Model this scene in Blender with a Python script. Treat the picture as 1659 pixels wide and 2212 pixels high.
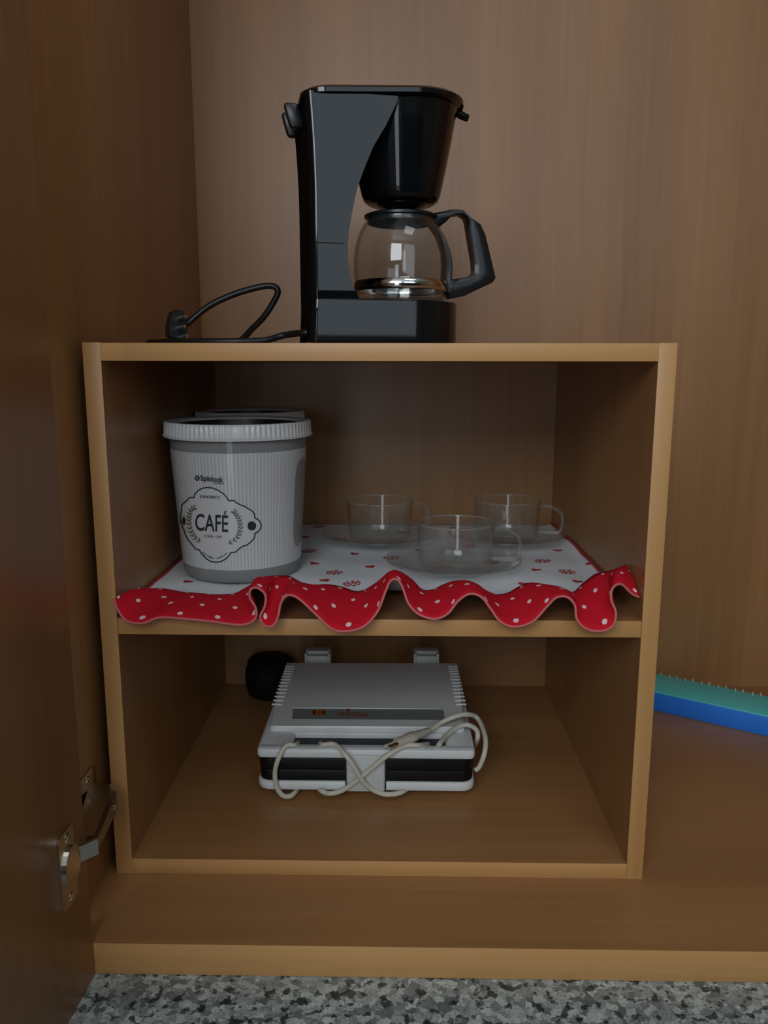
import bpy, bmesh, math, random
from mathutils import Vector, Matrix
import numpy as np

for o in list(bpy.data.objects):
    bpy.data.objects.remove(o)
SC = bpy.context.scene
COL = SC.collection

# ------------------------------------------------------------------ camera
F_PX, PITCH, YAW, ROLL = 1718.56, -0.182006, 0.0160941, -0.0012637
CAM = Vector((0.260749, -0.667936, 0.468293))
ROT = Matrix.Rotation(YAW, 3, 'Z') @ Matrix.Rotation(PITCH, 3, 'X') @ Matrix.Rotation(ROLL, 3, 'Y')
cam_data = bpy.data.cameras.new('camera')
cam = bpy.data.objects.new('camera', cam_data)
COL.objects.link(cam)
cam_data.sensor_fit = 'HORIZONTAL'
cam_data.sensor_width = 36.0
cam_data.lens = 36.0 * F_PX / 1659.0
cam_data.clip_start = 0.02
right, fwd, up = ROT @ Vector((1, 0, 0)), ROT @ Vector((0, 1, 0)), ROT @ Vector((0, 0, 1))
cam.matrix_world = Matrix(((right.x, up.x, -fwd.x, CAM.x), (right.y, up.y, -fwd.y, CAM.y),
                           (right.z, up.z, -fwd.z, CAM.z), (0, 0, 0, 1)))
SC.camera = cam

# ------------------------------------------------------------------ world, lights, exposure
world = bpy.data.worlds.new('world')
SC.world = world
world.use_nodes = True
world.node_tree.nodes['Background'].inputs[0].default_value = (0.75, 0.86, 1.0, 1)
world.node_tree.nodes['Background'].inputs[1].default_value = 0.6
SC.view_settings.view_transform = 'Standard'
SC.view_settings.look = 'None'
SC.view_settings.exposure = 0.14
SC.view_settings.gamma = 1.0
SC.view_settings.use_curve_mapping = False
SC.cycles.use_denoising = True
SC.cycles.transparent_max_bounces = 32
SC.cycles.max_bounces = 10
SC.cycles.sample_clamp_indirect = 4.0


def area(name, loc, target, sx, sy, energy, color):
    d = bpy.data.lights.new(name, 'AREA')
    d.shape = 'RECTANGLE'
    d.size, d.size_y, d.energy, d.color = sx, sy, energy, color
    o = bpy.data.objects.new(name, d)
    COL.objects.link(o)
    o.location = loc
    o.rotation_euler = (Vector(target) - Vector(loc)).to_track_quat('-Z', 'Y').to_euler()
    return o


# the room: far wall (behind the camera) at y = FAR, with unseen windows added as openings
FAR, ZF, ZC, XL, XR = -1.9, -0.93, 1.75, -1.3, 2.3
WIN_A = (-0.80, 0.37, 0.85, 1.62)       # unseen kitchen window, added for the main daylight: x0,x1,z0,z1
WIN_B = (-0.24, 0.12, -0.22, 0.76)     # unseen narrow tall window, placed for the vertical highlights
area('unseen_kitchen_window_light', (-0.215, FAR - 0.06, 1.235), (0.3, 0.2, 0.3), 1.15, 0.77, 15.5, (0.90, 0.95, 1.0))
area('unseen_narrow_window_light', (-0.06, FAR - 0.06, 0.27), (-0.06, 0, 0.27), 0.36, 0.96, 2.0, (0.86, 0.94, 1.0))

WIN_C = (0.50, 1.62, 0.62, 1.62)        # unseen frosted window, added as a dim glow for reflections
area('added_frosted_window_light', (1.06, FAR - 0.06, 1.12), (0.5, 0.2, 0.5), 1.12, 1.0, 2.5, (0.78, 0.92, 1.0))
area('added_top_light', (0.75, -0.80, ZC - 0.045), (0.75, -0.80, 0), 0.55, 0.55, 2.0, (0.96, 0.97, 1.0))  # added light from above, from a lamp out of view

# ------------------------------------------------------------------ pixel to place


def ray(u, v):
    return ROT @ Vector(((u - 829.5) / F_PX, 1.0, (1106.0 - v) / F_PX))


def U(u, v, axis, val):
    d = ray(u, v)
    k = (val - CAM[axis]) / d[axis]
    return CAM + d * k


def UPL(u, v, p, n):
    d = ray(u, v)
    return CAM + d * ((Vector(p) - CAM).dot(n) / d.dot(n))


# ------------------------------------------------------------------ materials
def new_mat(name):
    m = bpy.data.materials.new(name)
    m.use_nodes = True
    nt = m.node_tree
    return m, nt, nt.nodes['Principled BSDF']


def mat(name, col, rough=0.5, metal=0.0, spec=0.5, coat=0.0, emit=None):
    m, nt, b = new_mat(name)
    b.inputs['Base Color'].default_value = (*col, 1)
    b.inputs['Roughness'].default_value = rough
    b.inputs['Metallic'].default_value = metal
    b.inputs['Specular IOR Level'].default_value = spec
    b.inputs['Coat Weight'].default_value = coat
    b.inputs['Coat Roughness'].default_value = 0.05
    # faint procedural unevenness in gloss
    tc = nt.nodes.new('ShaderNodeTexCoord')
    nz = nt.nodes.new('ShaderNodeTexNoise')
    nz.inputs['Scale'].default_value = 35
    mr = nt.nodes.new('ShaderNodeMapRange')
    mr.inputs['To Min'].default_value = max(0.0, rough * 0.85)
    mr.inputs['To Max'].default_value = min(1.0, rough * 1.15)
    nt.links.new(tc.outputs['Object'], nz.inputs['Vector'])
    nt.links.new(nz.outputs['Fac'], mr.inputs['Value'])
    nt.links.new(mr.outputs[0], b.inputs['Roughness'])
    return m


def wood(name, axis, c1, c2, rough=0.42, seed=0.0):
    m, nt, b = new_mat(name)
    N, L = nt.nodes.new, nt.links.new
    tc = N('ShaderNodeTexCoord')
    mp = N('ShaderNodeMapping')
    s = [95, 95, 95]
    s[axis] = 2.2
    mp.inputs['Scale'].default_value = s
    mp.inputs['Location'].default_value = (seed, seed * 1.7, seed * 0.6)
    n1 = N('ShaderNodeTexNoise')
    n1.inputs['Scale'].default_value = 1.6
    n1.inputs['Detail'].default_value = 6
    mp2 = N('ShaderNodeMapping')
    s2 = [9, 9, 9]
    s2[axis] = 0.5
    mp2.inputs['Scale'].default_value = s2
    n2 = N('ShaderNodeTexNoise')
    n2.inputs['Scale'].default_value = 1.0
    n2.inputs['Detail'].default_value = 3
    add = N('ShaderNodeMath')
    add.operation = 'MULTIPLY_ADD'
    add.inputs[1].default_value = 0.45
    rmp = N('ShaderNodeValToRGB')
    rmp.color_ramp.elements[0].position = 0.40
    rmp.color_ramp.elements[0].color = (*c1, 1)
    rmp.color_ramp.elements[1].position = 1.02
    rmp.color_ramp.elements[1].color = (*c2, 1)
    bp = N('ShaderNodeBump')
    bp.inputs['Strength'].default_value = 0.04
    bp.inputs['Distance'].default_value = 0.001
    L(tc.outputs['Object'], mp.inputs['Vector'])
    L(tc.outputs['Object'], mp2.inputs['Vector'])
    L(mp.outputs[0], n1.inputs['Vector'])
    L(mp2.outputs[0], n2.inputs['Vector'])
    L(n1.outputs['Fac'], add.inputs[0])
    L(n2.outputs['Fac'], add.inputs[2])
    L(add.outputs[0], rmp.inputs[0])
    L(rmp.outputs[0], b.inputs['Base Color'])
    L(n1.outputs['Fac'], bp.inputs['Height'])
    L(bp.outputs[0], b.inputs['Normal'])
    b.inputs['Roughness'].default_value = rough
    b.inputs['Specular IOR Level'].default_value = 0.65
    return m


WC1, WC2 = (0.26, 0.122, 0.041), (0.42, 0.21, 0.078)
EC1, EC2 = (0.45, 0.225, 0.072), (0.64, 0.345, 0.125)
M = {}
for i, a in enumerate('xyz'):
    M['wood_' + a] = wood('wood_veneer_grain_' + a, i, WC1, WC2, 0.40)
    M['edge_' + a] = wood('wood_edge_band_grain_' + a, i, EC1, EC2, 0.45, 3.0)
M['black'] = mat('glossy_black_plastic', (0.005, 0.006, 0.007), 0.07, spec=0.5)
M['satin'] = mat('satin_black_plastic', (0.010, 0.012, 0.014), 0.32)
M['plate'] = mat('black_grill_plate', (0.004, 0.0045, 0.005), 0.42, spec=0.3)
M['rear'] = mat('unreflective_rear_black', (0.007, 0.007, 0.008), 0.8, spec=0.03)  # nearly no specular, so the rear face stays black at grazing view
M['matte'] = mat('matte_black_plastic', (0.006, 0.006, 0.007), 0.7, spec=0.2)
M['rubber'] = mat('black_cord_rubber', (0.008, 0.008, 0.009), 0.38)
M['chrome'] = mat('polished_steel', (0.75, 0.74, 0.72), 0.10, metal=1.0)
M['nickel'] = mat('nickel_hinge_metal', (0.62, 0.60, 0.55), 0.24, metal=1.0)
M['pin'] = mat('nickel_plug_pin', (0.85, 0.84, 0.82), 0.15, metal=1.0)
M['white'] = mat('white_appliance_plastic', (0.72, 0.74, 0.73), 0.30)
M['whiteg'] = mat('greyish_appliance_plastic', (0.58, 0.60, 0.58), 0.35)
M['strip'] = mat('grey_label_strip', (0.20, 0.22, 0.21), 0.35)
M['redink'] = mat('red_ink', (0.30, 0.035, 0.03), 0.5)
M['lamp'] = mat('orange_lamp_lens', (0.40, 0.10, 0.012), 0.15)
M['lampred'] = mat('dark_red_lamp_cap', (0.12, 0.012, 0.006), 0.15)
M['cream'] = mat('cream_cord_vinyl', (0.60, 0.58, 0.48), 0.42)
M['creamd'] = mat('aged_cream_plug_vinyl', (0.50, 0.47, 0.38), 0.38)
M['ink'] = mat('dark_print_ink', (0.02, 0.028, 0.034), 0.45)
M['inkg'] = mat('grey_print_ink', (0.09, 0.10, 0.10), 0.45)
M['leaf'] = mat('olive_print_ink', (0.13, 0.13, 0.085), 0.45)
M['lidwhite'] = mat('white_lid_plastic', (0.70, 0.72, 0.71), 0.25)
M['smoke'] = mat('smoky_lid_plastic', (0.022, 0.019, 0.017), 0.35)
M['foot'] = mat('clear_grey_plastic', (0.30, 0.32, 0.32), 0.15)
M['window_print'] = mat('bare_grey_canister_plastic', (0.27, 0.28, 0.28), 0.15)
M['blue'] = mat('blue_plastic', (0.022, 0.21, 0.80), 0.40)
M['teal'] = mat('teal_plastic', (0.11, 0.68, 0.66), 0.42)
M['peg'] = mat('pale_peg_plastic', (0.50, 0.44, 0.36), 0.4)
M['stitch'] = mat('pink_hem_thread', (0.62, 0.14, 0.14), 0.8)
M['motif'] = mat('red_fabric_print', (0.55, 0.03, 0.045), 0.9)
M['plaster'] = mat('pale_plaster', (0.60, 0.68, 0.71), 0.9)
M['warmwall'] = mat('brown_side_wall', (0.26, 0.19, 0.12), 0.9)
M['ceil'] = mat('white_ceiling_paint', (0.80, 0.80, 0.78), 0.9)
M['tile'] = mat('dark_room_floor', (0.14, 0.12, 0.10), 0.4)
M['darkwood'] = mat('dark_blocker', (0.03, 0.026, 0.022), 0.5)
M['frame'] = mat('white_window_frame', (0.7, 0.7, 0.7), 0.4)


def glass_mat(name, tint=(0.95, 0.97, 0.96), blend=0.28, diff=0.03, dcol=(0.6, 0.62, 0.6), rough=0.02, edge=0.6):
    m = bpy.data.materials.new(name)
    m.use_nodes = True
    nt = m.node_tree
    nt.nodes.clear()
    N, L = nt.nodes.new, nt.links.new
    out = N('ShaderNodeOutputMaterial')
    tr = N('ShaderNodeBsdfTransparent')
    lw = N('ShaderNodeLayerWeight')
    lw.inputs['Blend'].default_value = blend
    rmp = N('ShaderNodeValToRGB')
    rmp.color_ramp.elements[0].color = (*tint, 1)
    rmp.color_ramp.elements[0].position = 0.45
    rmp.color_ramp.elements[1].color = (tint[0] * edge, tint[1] * edge, tint[2] * edge, 1)
    gl = N('ShaderNodeBsdfGlossy')
    gl.inputs['Roughness'].default_value = rough
    df = N('ShaderNodeBsdfDiffuse')
    df.inputs['Color'].default_value = (*dcol, 1)
    pw, fr = N('ShaderNodeMath'), N('ShaderNodeMath')
    pw.operation, fr.operation = 'POWER', 'MULTIPLY_ADD'
    pw.inputs[1].default_value = 5.0
    fr.inputs[1].default_value, fr.inputs[2].default_value = 0.75, 0.05
    lw2 = N('ShaderNodeLayerWeight')
    lw2.inputs['Blend'].default_value = 0.5
    L(lw2.outputs['Facing'], pw.inputs[0])
    L(pw.outputs[0], fr.inputs[0])
    m1, m2 = N('ShaderNodeMixShader'), N('ShaderNodeMixShader')
    m2.inputs[0].default_value = diff  # share of flat pale haze mixed over the glass
    L(lw.outputs['Facing'], rmp.inputs[0])
    L(rmp.outputs[0], tr.inputs['Color'])
    L(fr.outputs[0], m1.inputs[0])
    L(tr.outputs[0], m1.inputs[1])
    L(gl.outputs[0], m1.inputs[2])
    L(m1.outputs[0], m2.inputs[1])
    L(df.outputs[0], m2.inputs[2])
    L(m2.outputs[0], out.inputs['Surface'])
    return m


M['glass'] = glass_mat('cup_glass_with_haze', tint=(0.985, 0.99, 0.985), diff=0.022, edge=0.80)  # faint diffuse haze stands in for reflected light on the walls
M['rimglass'] = glass_mat('cup_rim_glass_with_glint', tint=(0.95, 0.96, 0.95), diff=0.13, edge=0.8)  # paler diffuse tone imitates light caught by the rim
M['handleglass'] = glass_mat('cup_handle_glass_with_glint', tint=(0.97, 0.98, 0.97), diff=0.07, edge=0.7)  # diffuse share painted in to brighten the handles like highlights
M['saucer'] = glass_mat('clear_saucer_glass', tint=(0.96, 0.97, 0.965), diff=0.075, edge=0.85)
M['carafe'] = glass_mat('carafe_glass', tint=(0.97, 0.975, 0.97), diff=0.012, edge=0.6)
M['canister'] = glass_mat('translucent_canister_plastic', tint=(0.62, 0.64, 0.64), diff=0.55, dcol=(0.42, 0.43, 0.43), rough=0.06)


def granite():
    m, nt, b = new_mat('grey_granite')
    N, L = nt.nodes.new, nt.links.new
    tc = N('ShaderNodeTexCoord')
    n1, n2, n3 = (N('ShaderNodeTexNoise') for _ in range(3))
    for n, s_, d in ((n1, 260, 2), (n2, 105, 3), (n3, 420, 2)):
        n.inputs['Scale'].default_value = s_
        n.inputs['Detail'].default_value = d
        L(tc.outputs['Object'], n.inputs['Vector'])
    wob = N('ShaderNodeVectorMath')
    wob.operation = 'MULTIPLY_ADD'
    wob.inputs[1].default_value = (0.006, 0.006, 0.006)
    L(n1.outputs['Color'], wob.inputs[0])
    L(tc.outputs['Object'], wob.inputs[2])
    vo = N('ShaderNodeTexVoronoi')
    vo.inputs['Scale'].default_value = 170
    L(wob.outputs[0], vo.inputs['Vector'])
    sep = N('ShaderNodeSeparateColor')
    L(vo.outputs['Color'], sep.inputs[0])
    r1 = N('ShaderNodeValToRGB')
    e = r1.color_ramp.elements
    e[0].position, e[0].color = 0.0, (0.12, 0.14, 0.14, 1)
    e[1].position, e[1].color = 1.0, (0.50, 0.54, 0.51, 1)
    k = r1.color_ramp.elements.new(0.5)
    k.color = (0.30, 0.335, 0.325, 1)
    r2 = N('ShaderNodeValToRGB')
    e = r2.color_ramp.elements
    e[0].position, e[0].color = 0.385, (0.16, 0.19, 0.19, 1)
    e[1].position, e[1].color = 0.44, (1, 1, 1, 1)
    r3 = N('ShaderNodeValToRGB')
    e = r3.color_ramp.elements
    e[0].position, e[0].color = 0.35, (0.75, 0.77, 0.77, 1)
    e[1].position, e[1].color = 0.62, (1.1, 1.1, 1.08, 1)
    x1, x2 = N('ShaderNodeMixRGB'), N('ShaderNodeMixRGB')
    x1.blend_type = x2.blend_type = 'MULTIPLY'
    x1.inputs[0].default_value = x2.inputs[0].default_value = 1.0
    L(sep.outputs[0], r1.inputs[0])
    L(n2.outputs['Fac'], r2.inputs[0])
    L(n3.outputs['Fac'], r3.inputs[0])
    L(r1.outputs[0], x1.inputs[1])
    L(r2.outputs[0], x1.inputs[2])
    L(x1.outputs[0], x2.inputs[1])
    L(r3.outputs[0], x2.inputs[2])
    L(x2.outputs[0], b.inputs['Base Color'])
    b.inputs['Roughness'].default_value = 0.3
    return m


M['granite'] = granite()


def fabric(name, col, dots=False):
    m, nt, b = new_mat(name)
    N, L = nt.nodes.new, nt.links.new
    tc = N('ShaderNodeTexCoord')
    nz = N('ShaderNodeTexNoise')
    nz.inputs['Scale'].default_value = 900
    bp = N('ShaderNodeBump')
    bp.inputs['Strength'].default_value = 0.15
    bp.inputs['Distance'].default_value = 0.0005
    L(tc.outputs['Object'], nz.inputs['Vector'])
    L(nz.outputs['Fac'], bp.inputs['Height'])
    L(bp.outputs[0], b.inputs['Normal'])
    b.inputs['Base Color'].default_value = (*col, 1)
    b.inputs['Roughness'].default_value = 0.95
    b.inputs['Specular IOR Level'].default_value = 0.1
    if dots:
        def math(op, a, c=None):
            n = N('ShaderNodeMath')
            n.operation = op
            for i, q in enumerate((a, c)):
                if q is None:
                    continue
                if isinstance(q, (int, float)):
                    n.inputs[i].default_value = q
                else:
                    L(q, n.inputs[i])
            return n.outputs[0]
        sp = N('ShaderNodeSeparateXYZ')
        L(tc.outputs['UV'], sp.inputs[0])
        us, vs = math('DIVIDE', sp.outputs[0], 0.035), math('DIVIDE', sp.outputs[1], 0.0185)
        row = math('FLOOR', vs)
        us = math('ADD', us, math('MULTIPLY', math('MODULO', row, 2), 0.5))
        du = math('MULTIPLY', math('SUBTRACT', math('FRACT', us), 0.5), 0.035)
        dv = math('MULTIPLY', math('SUBTRACT', math('FRACT', vs), 0.5), 0.0185)
        r2 = math('ADD', math('MULTIPLY', du, du), math('MULTIPLY', dv, dv))
        msk = math('LESS_THAN', r2, 0.0026 ** 2)
        mx = N('ShaderNodeMixRGB')
        mx.inputs[1].default_value = (*col, 1)
        mx.inputs[2].default_value = (0.85, 0.68, 0.66, 1)
        L(msk, mx.inputs[0])
        L(mx.outputs[0], b.inputs['Base Color'])
    return m


M['cloth'] = fabric('white_printed_cotton', (0.80, 0.84, 0.87))
M['red'] = fabric('red_dotted_cotton', (0.60, 0.012, 0.026), dots=True)


def sleeve_mat():
    m, nt, b = new_mat('white_ribbed_canister_sleeve')
    N, L = nt.nodes.new, nt.links.new
    tc = N('ShaderNodeTexCoord')
    sp = N('ShaderNodeSeparateXYZ')
    at, mu, sn = (N('ShaderNodeMath') for _ in range(3))
    at.operation, mu.operation, sn.operation = 'ARCTAN2', 'MULTIPLY', 'SINE'
    mu.inputs[1].default_value = 118
    L(tc.outputs['Object'], sp.inputs[0])
    L(sp.outputs[1], at.inputs[0])
    L(sp.outputs[0], at.inputs[1])
    L(at.outputs[0], mu.inputs[0])
    L(mu.outputs[0], sn.inputs[0])
    mr = N('ShaderNodeMapRange')
    mr.inputs['From Min'].default_value = -1
    L(sn.outputs[0], mr.inputs['Value'])
    mx = N('ShaderNodeMixRGB')
    mx.inputs[1].default_value = (0.50, 0.52, 0.52, 1)
    mx.inputs[2].default_value = (0.66, 0.69, 0.69, 1)
    L(mr.outputs[0], mx.inputs[0])
    L(mx.outputs[0], b.inputs['Base Color'])
    b.inputs['Roughness'].default_value = 0.4
    b.inputs['Coat Weight'].default_value = 0.5
    b.inputs['Coat Roughness'].default_value = 0.08
    return m


M['sleeve'] = sleeve_mat()
M['badge'] = mat('plain_white_badge', (0.62, 0.65, 0.65), 0.35, coat=0.5)


# ------------------------------------------------------------------ builders
def obj(name, verts, faces, m, parent=None, smooth=False, uv=None, angle=None):
    """one mesh object; verts are in world space, parents are unrotated Empties or meshes at their location"""
    off = Vector((0, 0, 0))
    p = parent
    while p is not None:
        off += p.location
        p = p.parent
    me = bpy.data.meshes.new(name)
    me.from_pydata([tuple(Vector(v) - off) for v in verts], [], faces)
    if uv is not None:
        lay = me.uv_layers.new(name='UVMap')
        for lp in me.loops:
            lay.data[lp.index].uv = uv[lp.vertex_index]
    bm = bmesh.new()
    bm.from_mesh(me)
    bmesh.ops.recalc_face_normals(bm, faces=bm.faces)
    if angle is not None:
        for e in bm.edges:
            if len(e.link_faces) == 2 and e.calc_face_angle(0) > math.radians(angle):
                e.smooth = False
    bm.to_mesh(me)
    bm.free()
    if smooth or angle is not None:
        for f in me.polygons:
            f.use_smooth = True
    me.materials.append(M[m] if isinstance(m, str) else m)
    o = bpy.data.objects.new(name, me)
    COL.objects.link(o)
    o.parent = parent
    return o


def thing(name, label, cat, loc, group=None):
    o = bpy.data.objects.new(name, None)
    o.empty_display_size = 0.02
    COL.objects.link(o)
    o.location = loc
    o['label'], o['category'] = label, cat
    if group:
        o['group'] = group
    return o


def tag(o, label, cat, group=None):
    o['label'], o['category'] = label, cat
    if group:
        o['group'] = group
    return o


def struct(o, label=None, cat=None):
    o['kind'] = 'structure'
    if label:
        o['label'], o['category'] = label, cat
    return o


def box_geo(lo, hi, bev=0.0, seg=2):
    bm = bmesh.new()
    bmesh.ops.create_cube(bm, size=1.0)
    for v in bm.verts:
        for i in range(3):
            v.co[i] = lo[i] if v.co[i] < 0 else hi[i]
    if bev > 0:
        bmesh.ops.bevel(bm, geom=list(bm.edges), offset=bev, segments=seg, profile=0.5, affect='EDGES')
    bm.verts.index_update()
    vs = [v.co.copy() for v in bm.verts]
    fs = [[v.index for v in f.verts] for f in bm.faces]
    bm.free()
    return vs, fs


def merge(*gs):
    V, Fc = [], []
    for vs, fs in gs:
        n = len(V)
        V += list(vs)
        Fc += [[i + n for i in f] for f in fs]
    return V, Fc


def box(name, lo, hi, m, parent=None, bev=0.0008):
    vs, fs = box_geo(lo, hi, bev)
    return obj(name, vs, fs, m, parent, angle=40 if bev else None)


def lathe_geo(prof, c, n=64, closed=False, rib=None):
    """prof: (r, z) pairs, c: axis base point; open profile whose r=0 ends are welded"""
    c = Vector(c)
    V, Fc, rings = [], [], []
    for k, (r, z) in enumerate(prof):
        if r < 1e-6:
            V.append(c + Vector((0, 0, z)))
            rings.append([len(V) - 1] * n)
        else:
            ids = []
            for i in range(n):
                a = 2 * math.pi * i / n
                rr = r + (rib(k, i) if rib else 0)
                V.append(c + Vector((rr * math.cos(a), rr * math.sin(a), z)))
                ids.append(len(V) - 1)
            rings.append(ids)
    R_ = rings + ([rings[0]] if closed else [])
    for A, B in zip(R_[:-1], R_[1:]):
        for i in range(n):
            j = (i + 1) % n
            f = []
            for q in (A[i], A[j], B[j], B[i]):
                if q not in f:
                    f.append(q)
            if len(f) > 2:
                Fc.append(f)
    return V, Fc


def lathe(name, prof, c, m, parent=None, n=64, closed=False, rib=None, angle=35):
    vs, fs = lathe_geo(prof, c, n, closed, rib)
    return obj(name, vs, fs, m, parent, angle=angle)


def catmull(P, sub=6):
    P = [Vector(p) for p in P]
    out = []
    for i in range(len(P) - 1):
        a, b, c, d = P[max(i - 1, 0)], P[i], P[i + 1], P[min(i + 2, len(P) - 1)]
        for k in range(sub):
            t = k / sub
            out.append(0.5 * ((2 * b) + (c - a) * t + (2 * a - 5 * b + 4 * c - d) * t * t + (3 * b - a - 3 * c + d) * t ** 3))
    out.append(P[-1])
    return out


def tube_geo(P, r, n=10, caps=True):
    P = [Vector(p) for p in P]
    V, Fc = [], []
    T0 = (P[1] - P[0]).normalized()
    nrm = T0.orthogonal().normalized()
    for i, p in enumerate(P):
        T = (P[min(i + 1, len(P) - 1)] - P[max(i - 1, 0)]).normalized()
        nrm = (nrm - T * nrm.dot(T)).normalized()
        bn = T.cross(nrm)
        rr = r(i / (len(P) - 1)) if callable(r) else r
        for k in range(n):
            a = 2 * math.pi * k / n
            V.append(p + (nrm * math.cos(a) + bn * math.sin(a)) * rr)
    for i in range(len(P) - 1):
        for k in range(n):
            Fc.append([i * n + k, i * n + (k + 1) % n, (i + 1) * n + (k + 1) % n, (i + 1) * n + k])
    if caps:
        Fc.append(list(range(n)))
        Fc.append([(len(P) - 1) * n + k for k in range(n)])
    return V, Fc


def tube(name, P, r, m, parent=None, sub=6, n=10):
    vs, fs = tube_geo(catmull(P, sub), r, n)
    return obj(name, vs, fs, m, parent, angle=50)


def loft_geo(rings, cap=(True, True), closed=True):
    n = len(rings[0])
    V = [p for r in rings for p in r]
    Fc = []
    for k in range(len(rings) - 1):
        for i in range(n if closed else n - 1):
            j = (i + 1) % n
            Fc.append([k * n + i, k * n + j, (k + 1) * n + j, (k + 1) * n + i])
    if cap[0]:
        Fc.append(list(range(n)))
    if cap[1]:
        Fc.append([(len(rings) - 1) * n + i for i in range(n)])
    return V, Fc


def round_rect(x0, x1, y0, y1, r, seg=5):
    out = []
    for cx, cy, a0 in ((x1 - r, y1 - r, 0), (x0 + r, y1 - r, 90), (x0 + r, y0 + r, 180), (x1 - r, y0 + r, 270)):
        for k in range(seg + 1):
            a = math.radians(a0 + 90 * k / seg)
            out.append((cx + r * math.cos(a), cy + r * math.sin(a)))
    return out


def slab_geo(x0, x1, y0, y1, z0, z1, r=0.01, e=0.002, seg=5):
    """rounded-corner slab with softened top and bottom edges"""
    rings = []
    for ins, z in ((e, z0), (e * 0.3, z0 + e * 0.3), (0, z0 + e), (0, z1 - e), (e * 0.3, z1 - e * 0.3), (e, z1)):
        rings.append([Vector((x, y, z)) for x, y in round_rect(x0 + ins, x1 - ins, y0 + ins, y1 - ins, max(r - ins, 0.0005), seg)])
    return loft_geo(rings)


def text_geo(s, bold=0.0):
    """flat text outline as (verts2d, faces), lower-left corner at 0,0, unit-box scaled later"""
    cu = bpy.data.curves.new('txt', 'FONT')
    cu.body = s
    cu.size = 1.0
    cu.offset = bold
    cu.resolution_u = 4
    to = bpy.data.objects.new('txt', cu)
    COL.objects.link(to)
    dg = bpy.context.evaluated_depsgraph_get()
    me = bpy.data.meshes.new_from_object(to.evaluated_get(dg))
    bm = bmesh.new()
    bm.from_mesh(me)
    bmesh.ops.triangulate(bm, faces=bm.faces)
    for _ in range(2):
        long_e = [e for e in bm.edges if e.calc_length() > 0.18]
        if long_e:
            bmesh.ops.subdivide_edges(bm, edges=long_e, cuts=1)
            bmesh.ops.triangulate(bm, faces=bm.faces)
    bm.verts.index_update()
    vs = [(v.co.x, v.co.y) for v in bm.verts]
    fs = [[v.index for v in f.verts] for f in bm.faces]
    bm.free()
    bpy.data.objects.remove(to)
    bpy.data.curves.remove(cu)
    bpy.data.meshes.remove(me)
    x0, x1 = min(v[0] for v in vs), max(v[0] for v in vs)
    y0, y1 = min(v[1] for v in vs), max(v[1] for v in vs)
    return [((x - x0) / (x1 - x0), (y - y0) / (y1 - y0)) for x, y in vs], fs


# ------------------------------------------------------------------ the cabinet and the room
W, H, T, D, ZS = 0.49, 0.4869, 0.0150, 0.417, 0.2492      # shelf unit: width, height, board, depth, shelf top
XW, DC, YF, TF = -0.0105, 0.458, -0.0921, 0.0282          # cabinet side face, back face, front edge, floor thickness
CX1, CTOP = 1.02, 1.62

cab = box('wall_back', (XW - 0.016, DC, -TF), (CX1 + 0.016, DC + 0.008, CTOP), 'wood_z', None, 0)
struct(cab, 'wooden back panel of the open cabinet', 'cabinet panel')
struct(box('wall_left', (XW - 0.016, YF + 0.002, -TF), (XW, DC, CTOP), 'wood_z', None, 0.0005),
       'wooden side panel of the cabinet beside the door', 'cabinet panel')
struct(box('wall_right', (CX1, YF + 0.002, -TF), (CX1 + 0.016, DC, CTOP), 'wood_z', None, 0.0005),
       'wooden side panel of the cabinet beyond the blue case', 'cabinet panel')
struct(box('ceiling', (XW, YF + 0.002, CTOP - 0.018), (CX1, DC, CTOP), 'wood_x', None, 0.0005),
       'wooden top panel closing the cabinet', 'cabinet panel')
fl = struct(box('floor', (XW, YF + 0.001, -TF), (CX1, DC, 0.0), 'wood_x', None, 0),
            'wooden floor board of the cabinet', 'cabinet panel')
box('edge_band', (XW, YF, -TF), (CX1, YF + 0.001, 0.0), 'edge_x', fl, 0.0003)

ct = struct(box('countertop', (XL, -0.30, -TF - 0.0305), (XR, DC + 0.01, -TF - 0.0004), 'granite', None, 0.002),
            'speckled grey granite countertop under the cabinet', 'countertop')

# door, swung a little past a right angle, hinged at the left
th = math.radians(2.2)
hx, hy = 0.0128, YF - 0.0012
dv, dn = Vector((-math.sin(th), -math.cos(th), 0)), Vector((-math.cos(th), math.sin(th), 0))


def door_pt(s, t, z):
    """s: distance from the hinge side along the door, t: depth behind the inner face"""
    return Vector((hx, hy, z)) + dv * s + dn * t


def door_box(s0, s1, t0, t1, z0, z1, bev=0.0):
    vs, fs = box_geo((s0, t0, z0), (s1, t1, z1), bev)
    return [door_pt(*v) for v in vs], fs


door = obj('door_1', *door_box(0, 0.40, 0, 0.017, -TF + 0.001, CTOP - 0.01, 0.0006), 'wood_z', None, angle=40)
struct(door, 'open wooden cabinet door with a metal hinge', 'cabinet door')

# hinge: cup plate on the door, arm on the side panel, link between
hinge = obj('hinge', *merge(slab_geo(0, 0.001, 0, 0.001, 0, 0.001, 0.0003, 0.0002)), 'nickel', door)


def set_geo(o, vs, fs):
    off = Vector((0, 0, 0))
    p = o.parent
    while p is not None:
        off += p.location
        p = p.parent
    me = bpy.data.meshes.new(o.name)
    me.from_pydata([tuple(Vector(v) - off) for v in vs], [], fs)
    bm = bmesh.new()
    bm.from_mesh(me)
    bmesh.ops.recalc_face_normals(bm, faces=bm.faces)
    bm.to_mesh(me)
    bm.free()
    me.materials.append(o.data.materials[0])
    o.data = me


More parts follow.
